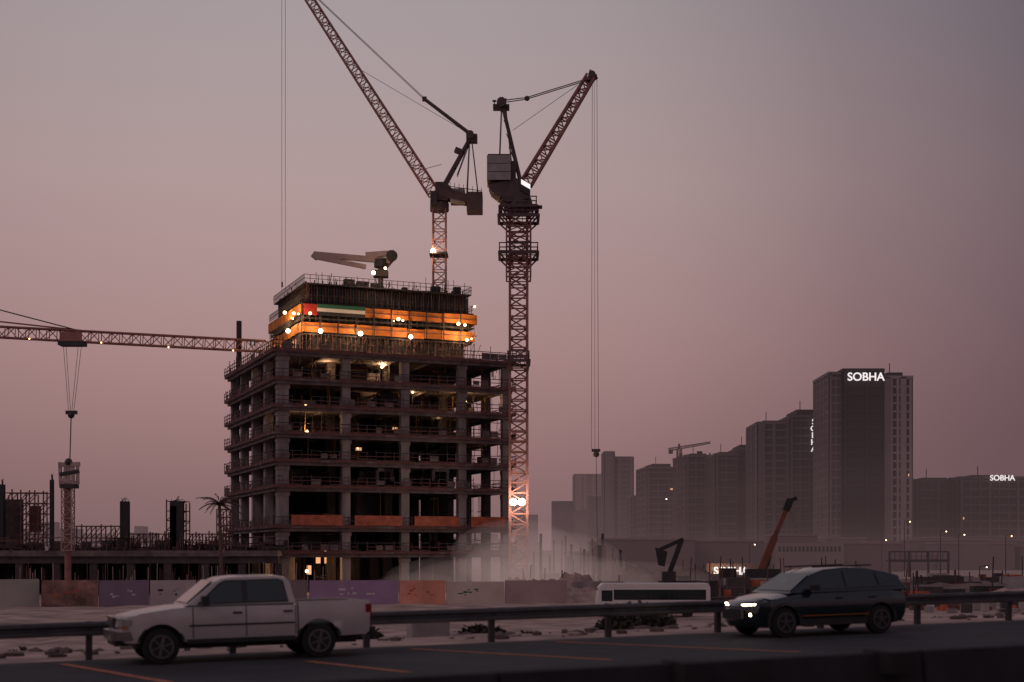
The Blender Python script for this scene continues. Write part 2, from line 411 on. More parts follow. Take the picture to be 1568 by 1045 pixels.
for px,py,pw in ((441,507,5000),(491,507,1500),(552,511,2200),(629,516,2200),(710,515,2800),(610,487,1000),(702,494,1400),(445,478,5000)):
    plight(onf(px,py,2.2),pw*.15,WARM,bld)
plight(bp(2.5,9,35.5),500,(1,.62,.25),bld)
plight(onf(578,412,2),250,WARM,bld)
for px,py,pw,v in ((585,560,1100,6),(712,613,500,3),(470,658,400,3),(632,600,700,6),(590,636,600,9),(470,874,800,3),(500,560,400,6),(670,640,250,6),(740,690,250,8)):
    plight(onf(px,py,v),pw*.5,WARM,bld)
# ------------------------------------------------------------ luffing crane A
g=B('luffing_tower_crane','crane','craned','cranel','grey','steel','lampw','lamp')
d=196
g.lattice(V(at(673,0,d).x,d,29.5),at(673,322,d),1.75,1.75,16,.2,.11,0)
g.cyl(at(673,324,d),at(673,312,d),1.3,m=1); g.lattice(at(664,296,d),at(435,-62,d),1.5,1.0,36,.2,.1,0,side=V(0,1,0))
Y=V(0,1.1,0)
for s in(-1,1):
    g.beam(at(668,296,d)+Y*s,at(738,312,d)+Y*s,.4,1,h=1.1)
    g.beam(at(672,300,d)+Y*s,at(720,212,d)+Y*s*.4,.38,1)
    g.beam(at(733,305,d)+Y*s,at(722,212,d)+Y*s*.4,.16,1); g.beam(at(715,300,d)+Y*s,at(719,215,d)+Y*s*.4,.14,1)
    g.beam(at(684,285,d)+Y*s,at(697,300,d)+Y*s,.3,1)
    g.beam(at(722,207,d)+Y*s*.5,at(650,152,d)+Y*s*.4,.24,1); g.beam(at(650,152,d)+Y*s*.4,at(480,-8,d)+Y*s*.3,.07,1)
    g.beam(at(722,210,d)+Y*s*.5,at(700,270,d)+Y*s*.4,.1,4)
for t in (.25,.5,.75): a=at(672,300,d).lerp(at(720,212,d),t); g.beam(a-Y*.9,a+Y*.9,.25,1)
g.box(at(715,0,d).x,at(739,0,d).x,d-1.5,d+1.5,at(0,326,d).z,at(0,298,d).z,1)
g.box(at(690,0,d).x,at(712,0,d).x,d-1.2,d+1.2,at(0,312,d).z,at(0,292,d).z,3)
g.box(at(667,0,d).x,at(686,0,d).x,d-1.2,d+1.2,at(0,310,d).z,at(0,282,d).z,1)
g.box(at(660,0,d).x,at(670,0,d).x,d-1.9,d-.9,at(0,316,d).z,at(0,298,d).z,4)
for k in range(8): a=at(690+k*6.8,297+k*1.2,d)-V(0,1.5,0); g.beam(a,a+V(0,0,1.2),.07,4)
g.beam(at(690,290,d)-V(0,1.5,0),at(738,297,d)-V(0,1.5,0),.08,4)
g.cyl(at(720,209,d)-Y,at(720,209,d)+Y,.55,m=1); g.box(at(714,0,d).x,at(731,0,d).x,d-.6,d+.6,at(0,219,d).z,at(0,207,d).z,1)
g.beam(at(700,235,d),at(703,228,d),.9,1);g.beam(at(650,155,d),at(650,149,d),.6,1)
g.beam(at(640,262,d),at(676,252,d),.06,4)
g.beam(at(722,207,d),at(540,100,d),.05,1)
for px in (431.5,437): g.beam(at(435,-60,d),at(px,0,d),.05,0); g.beam(at(px,0,d),at(px,445,d),.05,0)
g.ball(at(664,388,d)-V(0,1.2,0),.36,5); g.box(at(658,0,d).x,at(686,0,d).x,d-1.5,d+1.5,at(0,392,d).z,at(0,390,d).z,4)
o=g.make(); plight(at(664,386,d)-V(0,2,0),260,WARM,o)
# ------------------------------------------------------------ luffing crane B
g=B('luffing_tower_crane','crane','craned','cranel','grey','steel','lampw','sign')
d=178
g.lattice(V(at(794,0,d).x,d,G-.3),at(794,312,d),2.15,2.15,38,.32,.16,0)
g.lattice(at(794,428,d),at(794,335,d),3.0,3.0,6,.2,.12,0)
for y0,w in((392,29),(336,30),(322,27),(556,16)):
    x0,x1=at(794-w,0,d).x,at(794+w,0,d).x
    for a,b in (((x0,d-2.3),(x1,d-2.3)),((x0,d+2.3),(x1,d+2.3)),((x0,d-2.3),(x0,d+2.3)),((x1,d-2.3),(x1,d+2.3))):
        zz0=at(0,y0,d).z
        for h in (0,.6,1.15): g.beam(V(a[0],a[1],zz0+h),V(b[0],b[1],zz0+h),.12 if h else .35,1)
        for k in range(6):
            t=k/5; g.beam(V(a[0]+(b[0]-a[0])*t,a[1]+(b[1]-a[1])*t,zz0),V(a[0]+(b[0]-a[0])*t,a[1]+(b[1]-a[1])*t,zz0+1.2),.08,1)
    for s in (-1,1):
        for q in(-1,1): g.beam(V(x0 if s<0 else x1,d+2.2*q,zz0),V(at(794,0,d).x+s*1.1,d+1.1*q,zz0-1.5),.16,1)
g.box(at(808,0,d).x,at(830,0,d).x,d-1.5,d-.5,at(0,322,d).z,at(0,319,d).z,1)
a0=at(794,0,d).x
g.cyl(at(794,322,d),at(794,304,d),1.9,1.6,14,1)
L=[(748,283),(752,292),(775,310),(812,304),(812,290),(790,272)]
for off in (0,3.2): g.poly([at(a,b,d-1.6)+V(0,off,0) for a,b in L],1)
for (a,b) in zip(L,L[1:]+L[:1]): 
    p1=at(*a,d-1.6);p2=at(*b,d-1.6); g.quad(p1,p2,p2+V(0,3.2,0),p1+V(0,3.2,0),1)
x0,x1=at(746,0,d).x,at(782,0,d).x; z0,z1=at(0,282,d).z,at(0,244,d).z
for k in range(3): g.box(x0,x1,d-1.9,d+1.9,z0+(z1-z0)*k/3+.04,z0+(z1-z0)*(k+1)/3-.04,3)
g.box(x0+.1,x1-.1,d-1.8,d+1.8,z0,z1+.15,4)
g.box(at(782,0,d).x,at(790,0,d).x,d-1.4,d+1.4,z0,z1-.6,1)
g.par(at(796,291,d-1.8),at(812,300,d-1.8)-at(796,291,d-1.8),V(0,1.2,0),V(0,0,1.3),4)
g.par(at(798,282,d-1.86),at(812,290,d-1.86)-at(798,282,d-1.86),V(0,.04,0),V(0,0,.6),6)
Y=V(0,1.1,0)
for s in(-1,1):
    g.beam(at(798,283,d)+Y*s,at(771,168,d)+Y*s*.5,.36,1); g.beam(at(768,168,d)+Y*s*.5,at(765,245,d)+Y*s,.16,1); g.beam(at(775,170,d)+Y*s*.5,at(783,250,d)+Y*s,.12,1)
    g.beam(at(768,156,d)+Y*s*.4,at(806,151,d)+Y*s*.3,.10,1); g.beam(at(806,151,d)+Y*s*.3,at(903,121,d)+Y*s*.3,.10,1)
for t in (.2,.4,.6,.8): a=at(798,283,d).lerp(at(771,168,d),t); g.beam(a-Y*.9,a+Y*.9,.2,1)
for t in (.15,.4,.65): 
    g.beam(at(798,283,d).lerp(at(771,168,d),t)-Y,at(783,250,d).lerp(at(768,168,d),t+.1)-Y,.1,1)
g.box(at(755,0,d).x,at(780,0,d).x,d-.9,d+.9,at(0,167,d).z,at(0,163,d).z,4); g.cyl(at(768,160,d)-Y,at(768,160,d)+Y,.6,m=1); g.beam(at(757,166,d),at(757,154,d),.12,4); g.beam(at(764,153,d),at(776,153,d),.25,1);g.beam(at(754,155,d),at(760,155,d),.2,4)
g.ball(at(807,151,d),.35,1)
g.beam(at(785,200,d),at(885,130,d),.05,1)
g.lattice(at(806,281,d),at(904,118,d),1.35,1.0,15,.28,.14,0,side=V(0,1,0))
g.cyl(at(906,116,d)-Y*.6,at(906,116,d)+Y*.6,.45,m=1); g.beam(at(898,128,d),at(914,118,d),.45,1); g.beam(at(902,110,d),at(914,116,d),.2,4); g.beam(at(903,120,d),at(904,107,d),.2,1)
for a,b in((907,905.5),(914,916.5)): g.beam(at(a,118,d),at(b,688,d),.055,0)
g.beam(at(910,118,d),at(911,688,d),.04,0)
g.beam(at(906,690,d),at(919,690,d),.35,1); g.ball(at(913,696,d),.4,1); g.beam(at(913,696,d),at(915,865,d),.06,4)
for k in (0,1): g.ball(at(786+k*13,769,d-2.0),.46,5,12)
g.beam(at(784,772,d-1.6),at(800,772,d-1.6),.2,4)
o=g.make(); plight(at(793,768,d)-V(0,3.5,0),900,(1,.78,.6),o,.5)
# ------------------------------------------------------------ hammerhead crane left
g=B('hammerhead_tower_crane','crane','steel','cranel','lamp')
d=198
A=at(-420,486,d);E=at(408,531,d)
g.lattice(A,E,1.3,1.3,52,.17,.1,0,hgt=1.5)
g.lattice(V(A.x,d,G),V(A.x,d,A.z+1),2,2,24,.24,.13,0); g.lattice(V(A.x,d,A.z+1),V(A.x,d,A.z+11),1.8,.4,6,.2,.1,0)
g.lattice(A,A+V(-18,0,-.5),1.5,1.5,8,.2,.1,0); g.box(A.x-18,A.x-14,d-1,d+1,A.z-3,A.z+.2,1)
T=V(A.x,d,A.z+11)
for s in (-.25,.25):
    g.beam(T+V(0,s,0),at(130,509,d)+V(0,s,0),.12,1); g.beam(T+V(0,s,0),A+V(-16,s,.5),.12,1)
g.beam(at(-100,482,d),at(130,507,d),.2,0)
g.box(at(92,0,d).x,at(130,0,d).x,d-1.1,d+1.1,at(0,530,d).z,at(0,524,d).z,1); g.box(at(95,0,d).x,at(128,0,d).x,d-1.1,d-.7,at(0,524,d).z,at(0,510,d).z,0)
for a,b in((97,105),(101,108),(120,110),(125,113)): g.beam(at(a,528,d),at(b,630,d),.05,1)
g.beam(at(101,632,d),at(118,632,d),.5,1); g.ball(at(109,636,d),.5,1); g.beam(at(109,636,d),at(107,705,d),.12,1)
for px,py in ((45,519),(155,525),(258,532),(357,537)): g.ball(at(px,py,d-1),.09,3)
g.make()
# ------------------------------------------------------------ left podium
g=B('unfinished_podium_structure','slab','concd','rail','steel','black','cranel')
x0,x1=-82,-29.0
g.box(x0,x1,176,206,4.2,4.9,0); g.box(x0,x1,176.3,176.9,3.3,4.195,1); g.box(x0,x1,196,196.5,G,4.19,4)  # black sheet at the back stands in for shade under the deck
for k in range(12): x=x0+2+k*4.6; g.box(x,x+.9,176.4,177.3,G-.2,3.29,1); g.box(x,x+.9,186,186.9,G-.2,4.19,1)
for k in range(200):
    x=U(x0,x1+8);y=U(168,176); h=U(1.5,4.2); g.beam(V(x,y,G),V(x+U(-.1,.1),y,G+h),.07,random.choice([2,3,2,5]))
for k in range(480):
    x=U(x0,x1); g.beam(V(x,U(176,180),4.9),V(x+U(-.15,.15),U(176,180),4.9+abs(random.gauss(.6,.7))),.07,random.choice([2,2,3]))
for k in range(80):
    x=U(x0,x1); z=4.9+U(.2,1.8); g.beam(V(x,177,z),V(x+U(1,5),177,z+U(-.2,.2)),.1,random.choice([2,3]))
for k in range(70): 
    x=U(x0,x1);y=U(177,190); g.box(x,x+U(.4,2.2),y,y+1,4.9,4.9+U(.3,1.4),random.choice([1,2,3,4]))
def scaf(px0,px1,y0,y1,nx,nz,m=2,d=180):
    X0,X1=at(px0,0,d).x,at(px1,0,d).x; Z0,Z1=at(0,y1,d).z,at(0,y0,d).z
    for dd in (d,d+2):
        for i in range(nx+1):
            x=X0+(X1-X0)*i/nx; g.beam(V(x,dd,Z0),V(x,dd,Z1+U(-.3,.5)),.14,m)
        for j in range(nz+1):
            z=Z0+(Z1-Z0)*j/nz; g.beam(V(X0,dd,z),V(X1,dd,z),.12,m)
        for i in range(nx):
            for j in range(nz):
                if R()<.6: g.beam(V(X0+(X1-X0)*i/nx,dd,Z0+(Z1-Z0)*j/nz),V(X0+(X1-X0)*(i+1)/nx,dd,Z0+(Z1-Z0)*(j+1)/nz),.09,m)
scaf(5,72,755,835,5,5); scaf(195,262,818,842,7,2); scaf(255,285,768,842,2,5); scaf(285,345,818,845,6,2); scaf(110,185,806,842,5,2,2)
g.box(at(8,0,181).x,at(35,0,181).x,181,181.3,at(0,835,181).z,at(0,765,181).z,1);g.box(at(45,0,181).x,at(62,0,181).x,181,181.3,at(0,815,181).z,at(0,775,181).z,2)
for px,w,y in ((190,13,768),(270,20,768),(265,10,775),(2,6,742),(78,4,735)):
    X=at(px,0,179).x;w_=w/12.1/2; g.box(X-w_,X+w_,179,179.8,4.9,at(0,y,179).z,4)
    for k in range(6): g.beam(V(X+U(-w_,w_),179.4,at(0,y,179).z),V(X+U(-w_,w_),179.4,at(0,y,179).z+U(.2,.9)),.06,3)
scaf(332,352,780,842,2,5,2,184)
g.make()
g=B('concrete_placing_boom','cranel','crane','steel')
d=172
g.cyl(V(at(104,0,d).x,d,G),at(104,745,d),.42,n=8,m=1); g.lattice(V(at(104,0,d).x,d,4.9),at(104,745,d),1.2,1.2,8,.12,.08,0)
g.box(at(94,0,d).x,at(118,0,d).x,d-.8,d+.8,at(0,748,d).z,at(0,742,d).z,2)
for px in (93,99,105,112,119): g.beam(at(px,742,d),at(px+U(-2,3),708,d),.35,0)
g.beam(at(90,712,d),at(122,711,d),.5,0);g.beam(at(92,727,d),at(121,722,d),.45,2); g.beam(at(92,735,d),at(118,740,d),.5,0); g.ball(at(105,708,d),.5,2)
g.make()
# ------------------------------------------------------------ towers
def tm(n,c,v=.15): return mat(n,c,.7,var=v,scale=.05,streak=False)
def tower(px0,px1,ytop,d,yaw,dep,col,colf,fl=3.5,fin=3.0,finw=.5,name='residential_tower',lit=.01,cap=0,finp=.5,steps=0):
    h0=CAMZ+(HY-ytop)/F*d
    X0=(px0-CXX)/F*d; X1=(px1-CXX)/F*d; w=(X1-X0)/math.cos(yaw)
    g=B(name,tm('tower_glass_wall',col),tm('tower_facade_frame',colf),'glow',tm('tower_roof_plant',[c*.8 for c in col]))  # farther towers have distance haze mixed into these base colours
    ax=V(math.cos(yaw),math.sin(yaw),0); ay=V(-math.sin(yaw),math.cos(yaw),0); o=V(X0,d,G-1)
    H=h0-o.z
    g.par(o,ax*w,ay*dep,V(0,0,H),0)
    for (a,b,L) in ((o,ax,w),(o+ax*w,ay,dep),(o,ay,dep)):
        nn=-ay if b is ax else (ax if a!=o else -ax)
        n=max(1,int(L/fin))
        for i in range(n+1):
            q=a+b*(L-finw)*i/n; g.par(q,b*finw,nn*finp,V(0,0,H+.3),1)
        for i in range(0,n+1,3):
            q=a+b*(L-finw*2.2)*i/n; g.par(q,b*finw*2.2,nn*finp*1.5,V(0,0,H+.6),1)
        z=fl
        while z<H:
            g.par(a+V(0,0,z),b*L,nn*finp*.6,V(0,0,.9),1); 
            for i in range(n):
                if R()<lit: g.par(a+b*(L*i/n+finw*1.3)+V(0,0,z+1.1),b*(fin*.3),nn*.1,V(0,0,1.0),2)
                elif R()<.12: g.par(a+b*(L*i/n+finw*1.1)+V(0,0,z+1.0),b*(fin*.7),nn*.1,V(0,0,2.0),3)
            z+=fl
    if cap: g.par(o+ax*w*.2+ay*3+V(0,0,H),ax*w*.55,ay*(dep-6),V(0,0,cap),3); g.beam(o+ax*w*.3+ay*4+V(0,0,H),o+ax*w*.3+ay*4+V(0,0,H+cap+4),.3,3)
    g.par(o-ax*.6-ay*.6+V(0,0,H),ax*(w+1.2),ay*(dep+1.2),V(0,0,1.2),1)
    return g.make()
def text(s,p,size,parent,m,rz=0,vert=False,name='sign_letters'):
    c=bpy.data.curves.new(name,'FONT'); c.body=s; c.size=size; c.extrude=.15; c.align_x='CENTER'; c.materials.append(m); c.offset=size*.012
    if vert: c.body='\n'.join(s); c.space_line=.85
    o=bpy.data.objects.new(name,c); o.location=p; o.rotation_euler=(math.pi/2,0,rz); bpy.context.collection.objects.link(o); o.parent=parent; return o
T=group('office_tower_with_roof_sign')
for a in ((1270,1292,574,602,.0,30,(.12,.10,.105),(.20,.165,.17),3.5,2.4,.4),(1292,1352,569,598,0,32,(.012,.011,.013),(.025,.021,.024),3.5,3.2,.4),(1353,1396,580,601,0,30,(.022,.019,.022),(.30,.25,.25),3.5,2.6,1.1)):
    o=tower(*a,name='tower_volume',cap=3 if a[0]==1353 else 0,lit=.004,finp=.4); o.parent=T
text('SOBHA',at(1326,583,596),4.8,T,M['sign'])
o=tower(1210,1269,640,640,0,30,(.022,.019,.022),(.085,.07,.073),cap=4,fin=4,lit=.008)
text('SOBHA',at(1246,650,636),3.6,o,M['sign'],vert=True)
tower(1161,1209,650,650,0,30,(.025,.022,.024),(.12,.095,.10),cap=2,fin=5,finw=1.4,lit=.008)
tower(1128,1160,690,690,0,30,(.022,.019,.021),(.08,.064,.067),cap=3,fin=4,lit=.012)
tower(1096,1128,698,685,0,30,(.03,.025,.027),(.10,.08,.083),cap=2,fin=3.4,lit=.012)
tower(1051,1095,700,720,.1,30,(.03,.025,.027),(.12,.09,.094),cap=2,fin=4,lit=.02)
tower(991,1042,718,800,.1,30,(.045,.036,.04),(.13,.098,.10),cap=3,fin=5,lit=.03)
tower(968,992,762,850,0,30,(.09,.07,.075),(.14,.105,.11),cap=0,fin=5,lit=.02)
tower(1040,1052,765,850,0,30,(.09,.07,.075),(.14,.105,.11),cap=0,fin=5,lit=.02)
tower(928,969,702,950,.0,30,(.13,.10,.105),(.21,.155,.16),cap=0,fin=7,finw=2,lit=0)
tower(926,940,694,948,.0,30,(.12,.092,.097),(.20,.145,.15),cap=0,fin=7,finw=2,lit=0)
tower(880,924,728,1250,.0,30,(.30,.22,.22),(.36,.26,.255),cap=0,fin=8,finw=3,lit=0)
tower(1402,1470,738,640,.0,30,(.035,.029,.032),(.11,.088,.092),cap=2,fin=3,lit=.01)
o=tower(1470,1575,734,630,.0,30,(.03,.025,.028),(.105,.084,.088),cap=2,fin=4,lit=.01)
text('SOBHA',at(1535,736,627),3.4,o,M['sign'])
tower(1580,1700,740,640,.0,30,(.06,.048,.052),(.12,.095,.10),cap=2,fin=4,lit=.006)
tower(1397,1404,800,700,0,20,(.08,.062,.067),(.135,.105,.11))
g=B('distant_city_buildings',tm('haze_tinted_building',(.24,.17,.172)),tm('haze_tinted_building_near',(.16,.115,.12)))  # pale pinkish base colours hold the painted distance haze
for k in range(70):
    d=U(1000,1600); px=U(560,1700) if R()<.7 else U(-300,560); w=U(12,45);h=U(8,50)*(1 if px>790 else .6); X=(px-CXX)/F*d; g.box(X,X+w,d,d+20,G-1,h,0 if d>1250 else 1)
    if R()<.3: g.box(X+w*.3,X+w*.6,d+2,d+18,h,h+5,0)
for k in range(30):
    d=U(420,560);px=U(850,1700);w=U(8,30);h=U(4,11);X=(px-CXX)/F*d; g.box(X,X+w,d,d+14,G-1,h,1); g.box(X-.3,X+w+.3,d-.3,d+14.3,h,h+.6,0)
g.make()
g=B('tower_crane',tm('haze_tinted_crane',(.14,.09,.095)))  # haze tint painted into the far crane's colour
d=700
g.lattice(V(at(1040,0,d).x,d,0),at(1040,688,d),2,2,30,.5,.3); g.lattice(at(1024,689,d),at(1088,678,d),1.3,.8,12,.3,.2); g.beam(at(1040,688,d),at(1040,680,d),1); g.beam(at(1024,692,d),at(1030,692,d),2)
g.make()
g=B('low_pale_building',tm('pale_render',(.24,.19,.19)),'black')
d=420; g.box(at(1190,0,d).x,at(1292,0,d).x,d,d+15,G,at(0,832,d).z); 
for k in range(16): x=at(1192+k*6.1,0,d).x; g.box(x,x+.7,d-.05,d+.2,at(0,845,d).z,at(0,837,d).z,1)
g.make()
g=B('steel_footbridge','steel','rail')
d=330
z0,z1=at(0,862,d).z,at(0,845,d).z
x0,x1=at(1362,0,d).x,at(1452,0,d).x
for z in (z0+.6,z1): g.beam(V(x0,d,z),V(x1,d,z),.35)
for k in range(12): x=x0+(x1-x0)*k/11; g.beam(V(x,d,z0+.6),V(x,d,z1),.15)
for k in (0,.33,.66,1): x=x0+(x1-x0)*k; g.beam(V(x,d,G),V(x,d,z1),.45)
g.box(x0,x1,d,d+3,z0+.2,z0+.6); g.make()
g=B('illuminated_entrance_sign',tm('sign_wall',(.30,.20,.17)),'steel')
d=230; g.box(at(1082,0,d).x,at(1156,0,d).x,d,d+.6,at(0,883,d).z-1,at(0,863,d).z); g.box(at(1078,0,d).x,at(1160,0,d).x,d-.5,d+1.5,G-.5,at(0,881,d).z,1)
o=g.make(); text('SOBHA',at(1119,880,d)-V(0,.3,0),1.75,o,M['sign']); plight(at(1095,872,d)-V(0,3,0),160,WARM,o)
for px,py,d in ((1440,815,300),(1468,820,310),(1385,800,330),(1350,828,400),(1540,822,300),(1015,765,500),(1148,835,350),(1500,870,250)):
    g=B('street_lamp','steel','lamp'); b=at(px,py,d); b0=V(b.x,d,G)
    g.cyl(b0,b+V(.0,0,.3),.13,.07,6); g.beam(b+V(0,0,.3),b+V(1.2,0,.4),.1); g.beam(b+V(.9,0,.35),b+V(1.6,0,.35),.22,0); g.ball(b+V(1.25,0,.12),.13*d/300,1,6); g.make()
# ------------------------------------------------------------ soil mounds
def mound(px,d,w,h,name='sand_mound',m='sand'):
    g=B(name,m); c=at(px,0,d); n=26
    def hh(i,j):
        x=i/n*2-1;y=j/n*2-1; r=math.hypot(x,y); return max(-.1,h*(1-r)**.8 if r<1 else -.1)*(1+.25*math.sin(i*1.3)*math.cos(j*.9)+U(-.08,.08))
    H=[[hh(i,j) for j in range(n+1)] for i in range(n+1)]
    for i in range(n):
        for j in range(n):
            f=lambda a,b: V(c.x+(a/n-.5)*w,d+(b/n-.5)*w*.7,G+H[a][b])
            g.quad(f(i,j),f(i+1,j),f(i+1,j+1),f(i,j+1))
    g.make()
M['soil']=mat('brown_soil',(.20,.14,.125),.95,var=.3,scale=.4,bump=.3)
for a in ((830,150,12,2.4),(880,155,14,2.8),(960,190,22,3.4,'sand_mound','soil'),(1040,200,30,3.2,'sand_mound','soil'),(1180,210,34,2.4,'sand_mound','soil'),(1480,170,40,1.6,'sand_mound','soil'),(1340,180,30,1.6,'sand_mound','soil'),(1560,150,18,1.4),(790,165,10,2.2,'sand_mound','soil')): mound(*a)
g=B('site_material_stacks','concd','grey','steel','rail','orange2','conc')
for k in range(260):
    px=U(800,1600); d=U(150,230); w=U(.5,4);h=U(.3,2.2); X=at(px,0,d).x; g.box(X,X+w,d,d+U(.5,2),G,G+h,random.choice([0,0,2,3,1,4,5]))
    if R()<.35: g.beam(V(X,d,G),V(X+U(-.3,.3),d,G+U(2,5)),.12,random.choice([2,3]))
for k in range(26):
    px=U(808,960); d=U(165,200); X=at(px,0,d).x; g.beam(V(X,d,G),V(X,d,G+U(4,8)),U(.1,.35),random.choice([2,3,0]))
X=at(918,0,170).x; g.box(X-.25,X+.25,170,170.5,G,at(0,835,170).z,0)
for k in range(60): 
    px=U(1380,1570);d=U(120,150);X=at(px,0,d).x; g.box(X,X+U(.3,1.5),d,d+.5,G,G+U(.2,.9),random.choice([4,0,3,5]))
g.make()
# ------------------------------------------------------------ mobile crane, excavator
M['boom']=mat('boom_orange_brown',(.20,.07,.045),.6,var=.25,scale=1)
g=B('mobile_crane',M['boom'],'black','steel','grey')
d=190
a=at(1160,885,d); g.beam(a,at(1186,822,d),.95,0); g.beam(at(1184,827,d),at(1206,775,d),.6,0); g.beam(at(1203,782,d),at(1210,765,d),.9,1); g.beam(at(1206,768,d),at(1220,763,d),.5,1)
g.beam(at(1170,884,d),at(1180,850,d),.3,1); g.beam(at(1212,768,d),at(1213,800,d),.05,2)
X=a.x; g.box(X-5,X+5,d-1.3,d+1.3,.3,1.3,3); g.box(X-1.5,X+2.8,d-1.2,d+1.2,1.3,2.5,2); g.box(X-5,X-3,d-1.2,d+1.2,1.3,2.6,1)
for k in (-4,-2.6,2.4,4): g.cyl(V(X+k,d-1.5,.0),V(X+k,d-1.0,.0),.62,n=14,m=1)
g.make()
g=B('excavator','black','yellow','steel')
d=150
X=at(1030,0,d).x
g.box(X-1.8,X+1.8,d-1.4,d-.8,G,G+.8,0); g.box(X-1.8,X+1.8,d+.8,d+1.4,G,G+.8,0)
g.box(X-1.4,X+2.4,d-1.3,d+1.3,G+.95,G+2.2,0); g.box(X-1.2,X+.2,d-1.3,d-.2,G+2.2,G+3.2,2)
g.beam(V(X-.8,d,G+1.8),at(1044,826,d),.5,0); g.beam(at(1046,826,d),at(1010,842,d),.4,0)
BK=[(1003,838),(1022,845),(1018,868),(1008,866)]
for o_ in (-.5,.5): g.poly([at(a,b,d+o_) for a,b in BK],0)
for k in (1,3): a=BK[k];b=BK[(k+1)%4]; g.quad(at(*a,d-.5),at(*a,d+.5),at(*b,d+.5),at(*b,d-.5),0)
g.make()
# ------------------------------------------------------------ vehicles
def arc(cx,cz,r,z0,n=12):
    a0=math.asin((z0-cz)/r); return [(cx+math.cos(math.pi-a0-(math.pi-2*a0)*k/n)*r,cz+math.sin(math.pi-a0-(math.pi-2*a0)*k/n)*r) for k in range(n+1)]
def shell(name,prof,W,m,deform,parent,xs=(),ys=(),zs=(),bev=.04,seg=3,y0=None,y1=None):
    bm=bmesh.new(); ya=-W/2 if y0 is None else y0; yb=W/2 if y1 is None else y1
    f=bm.faces.new([bm.verts.new((x,ya,z)) for x,z in prof])
    r=bmesh.ops.extrude_face_region(bm,geom=[f]); bmesh.ops.translate(bm,vec=(0,yb-ya,0),verts=[v for v in r['geom'] if isinstance(v,bmesh.types.BMVert)])
    for L,no in ((xs,(1,0,0)),(ys,(0,1,0)),(zs,(0,0,1))):
        for c in L: bmesh.ops.bisect_plane(bm,geom=bm.verts[:]+bm.edges[:]+bm.faces[:],plane_co=tuple(c*n for n in no),plane_no=no)
    for v in bm.verts: v.co=deform(v.co)
    bmesh.ops.recalc_face_normals(bm,faces=bm.faces)
    me=bpy.data.meshes.new(name); bm.to_mesh(me); bm.free(); me.materials.append(m)
    for p in me.polygons: p.use_smooth=True
    o=bpy.data.objects.new(name,me); bpy.context.collection.objects.link(o); o.parent=parent
    if bev:
        b=o.modifiers.new('b','BEVEL'); b.width=bev; b.segments=seg; b.limit_method='ANGLE'; b.angle_limit=math.radians(38); b.harden_normals=True
    return o
M['tyre']=mat('tyre_rubber',(.018,.018,.019),.85,var=.2,scale=5)
M['rim']=mat('alloy_rim',(.15,.145,.145),.4,metal=.6,var=.1)
M['rimd']=mat('dark_alloy_rim',(.12,.12,.125),.4,metal=.7,var=.1)
M['glass']=mat('tinted_glass',(.012,.026,.026),.06,var=.1,coat=.5)
M['trim']=mat('black_plastic_trim',(.02,.02,.021),.55,var=.2,scale=4)
M['chrome']=mat('dull_chrome',(.3,.29,.29),.3,metal=.9,var=.1)
M['hlamp']=mat('headlamp_glass',(.35,.33,.32),.15,var=.2,scale=8,coat=.8)
M['tail']=mat('tail_lamp_red',(.25,.02,.02),.2,var=.1)
M['amber']=mat('indicator_and_reflection_amber',(.5,.16,.02),.3,var=.1)
def wheel(parent,x,y,r,w,side,nsp=6,rim='rim'):
    g=B('wheel','tyre',rim,'trim')
    rad=[(r*.93,0),(r,.18*w),(r,.82*w),(r*.93,w)]
    for (ra_,a),(rb,b) in zip(rad,rad[1:]): 
        g.cyl(V(x,y+side*a,r),V(x,y+side*b,r),ra_,rb,28,0,cap=False)
    yo=y+side*w
    g.cyl(V(x,yo-side*.005,r),V(x,yo-side*.004,r),r*.93,r*.93,28,0)
    g.cyl(V(x,y,r),V(x,y+side*.01,r),r*.93,r*.93,28,0)
    g.cyl(V(x,yo-side*.003,r),V(x,yo+side*.012,r),r*.66,r*.62,24,2)
    for k in range(nsp):
        t=2*math.pi*k/nsp+.3; c=V(math.cos(t),0,math.sin(t)); a=V(x,yo+side*.015,r); 
        g.beam(a+c*.03,a+c*r*.6,r*.17,1,h=.03)
    n=24
    for k in range(n):
        t=2*math.pi*k/n;t2=2*math.pi*(k+1)/n; a=V(x,yo+side*.02,r)
        g.beam(a+V(math.cos(t),0,math.sin(t))*r*.62,a+V(math.cos(t2),0,math.sin(t2))*r*.62,.04,1)
    g.cyl(V(x,yo,r),V(x,yo+side*.035,r),r*.17,r*.14,12,1)
    g.make(parent)
def place(e,u,p,scale=1):
    q=rp(u,p); e.matrix_world=Matrix.Translation(q)@Matrix.Rotation(TH,4,'Z')@Matrix.Rotation(-.018,4,'Y')@Matrix.Scale(scale,4)
def fr(a,b,n): return [a+(b-a)*k/n for k in range(n+1)]
# --- pickup
pk=group('pickup_truck')
paint=mat('silver_beige_car_paint',(.50,.445,.43),.38,metal=.15,var=.12,scale=1.2,coat=.5)
W=1.98
def defb(v):
    x,y,z=v; s=1-.10*max(0,(.75-x)/.75)**2
    s*=1-.05*max(0,(z-.85)/.45)**2-.03*max(0,(.7-z)/.3)
    if z>1.0: z=z-.05*(abs(y)/.99)**3*min(1,(z-1.0)/.2)
    if x<.4: x=x+.13*(abs(y)/.99)**2.5
    return Vector((x,y*s,z))
prof=[(.10,.48)]+arc(.95,.39,.49,.48)+[(3.9,.48),(3.93,.52),(3.93,1.26),(1.5,1.27),(1.2,1.25),(.8,1.2),(.35,1.12),(.12,1.06),(.05,.98),(.03,.80),(.0,.76),(.0,.56)]
shell('body',prof,W,paint,defb,pk,xs=fr(.1,3.9,14),ys=fr(-.85,.85,8),zs=(.6,.75,.85,.95,1.05,1.15,1.2))
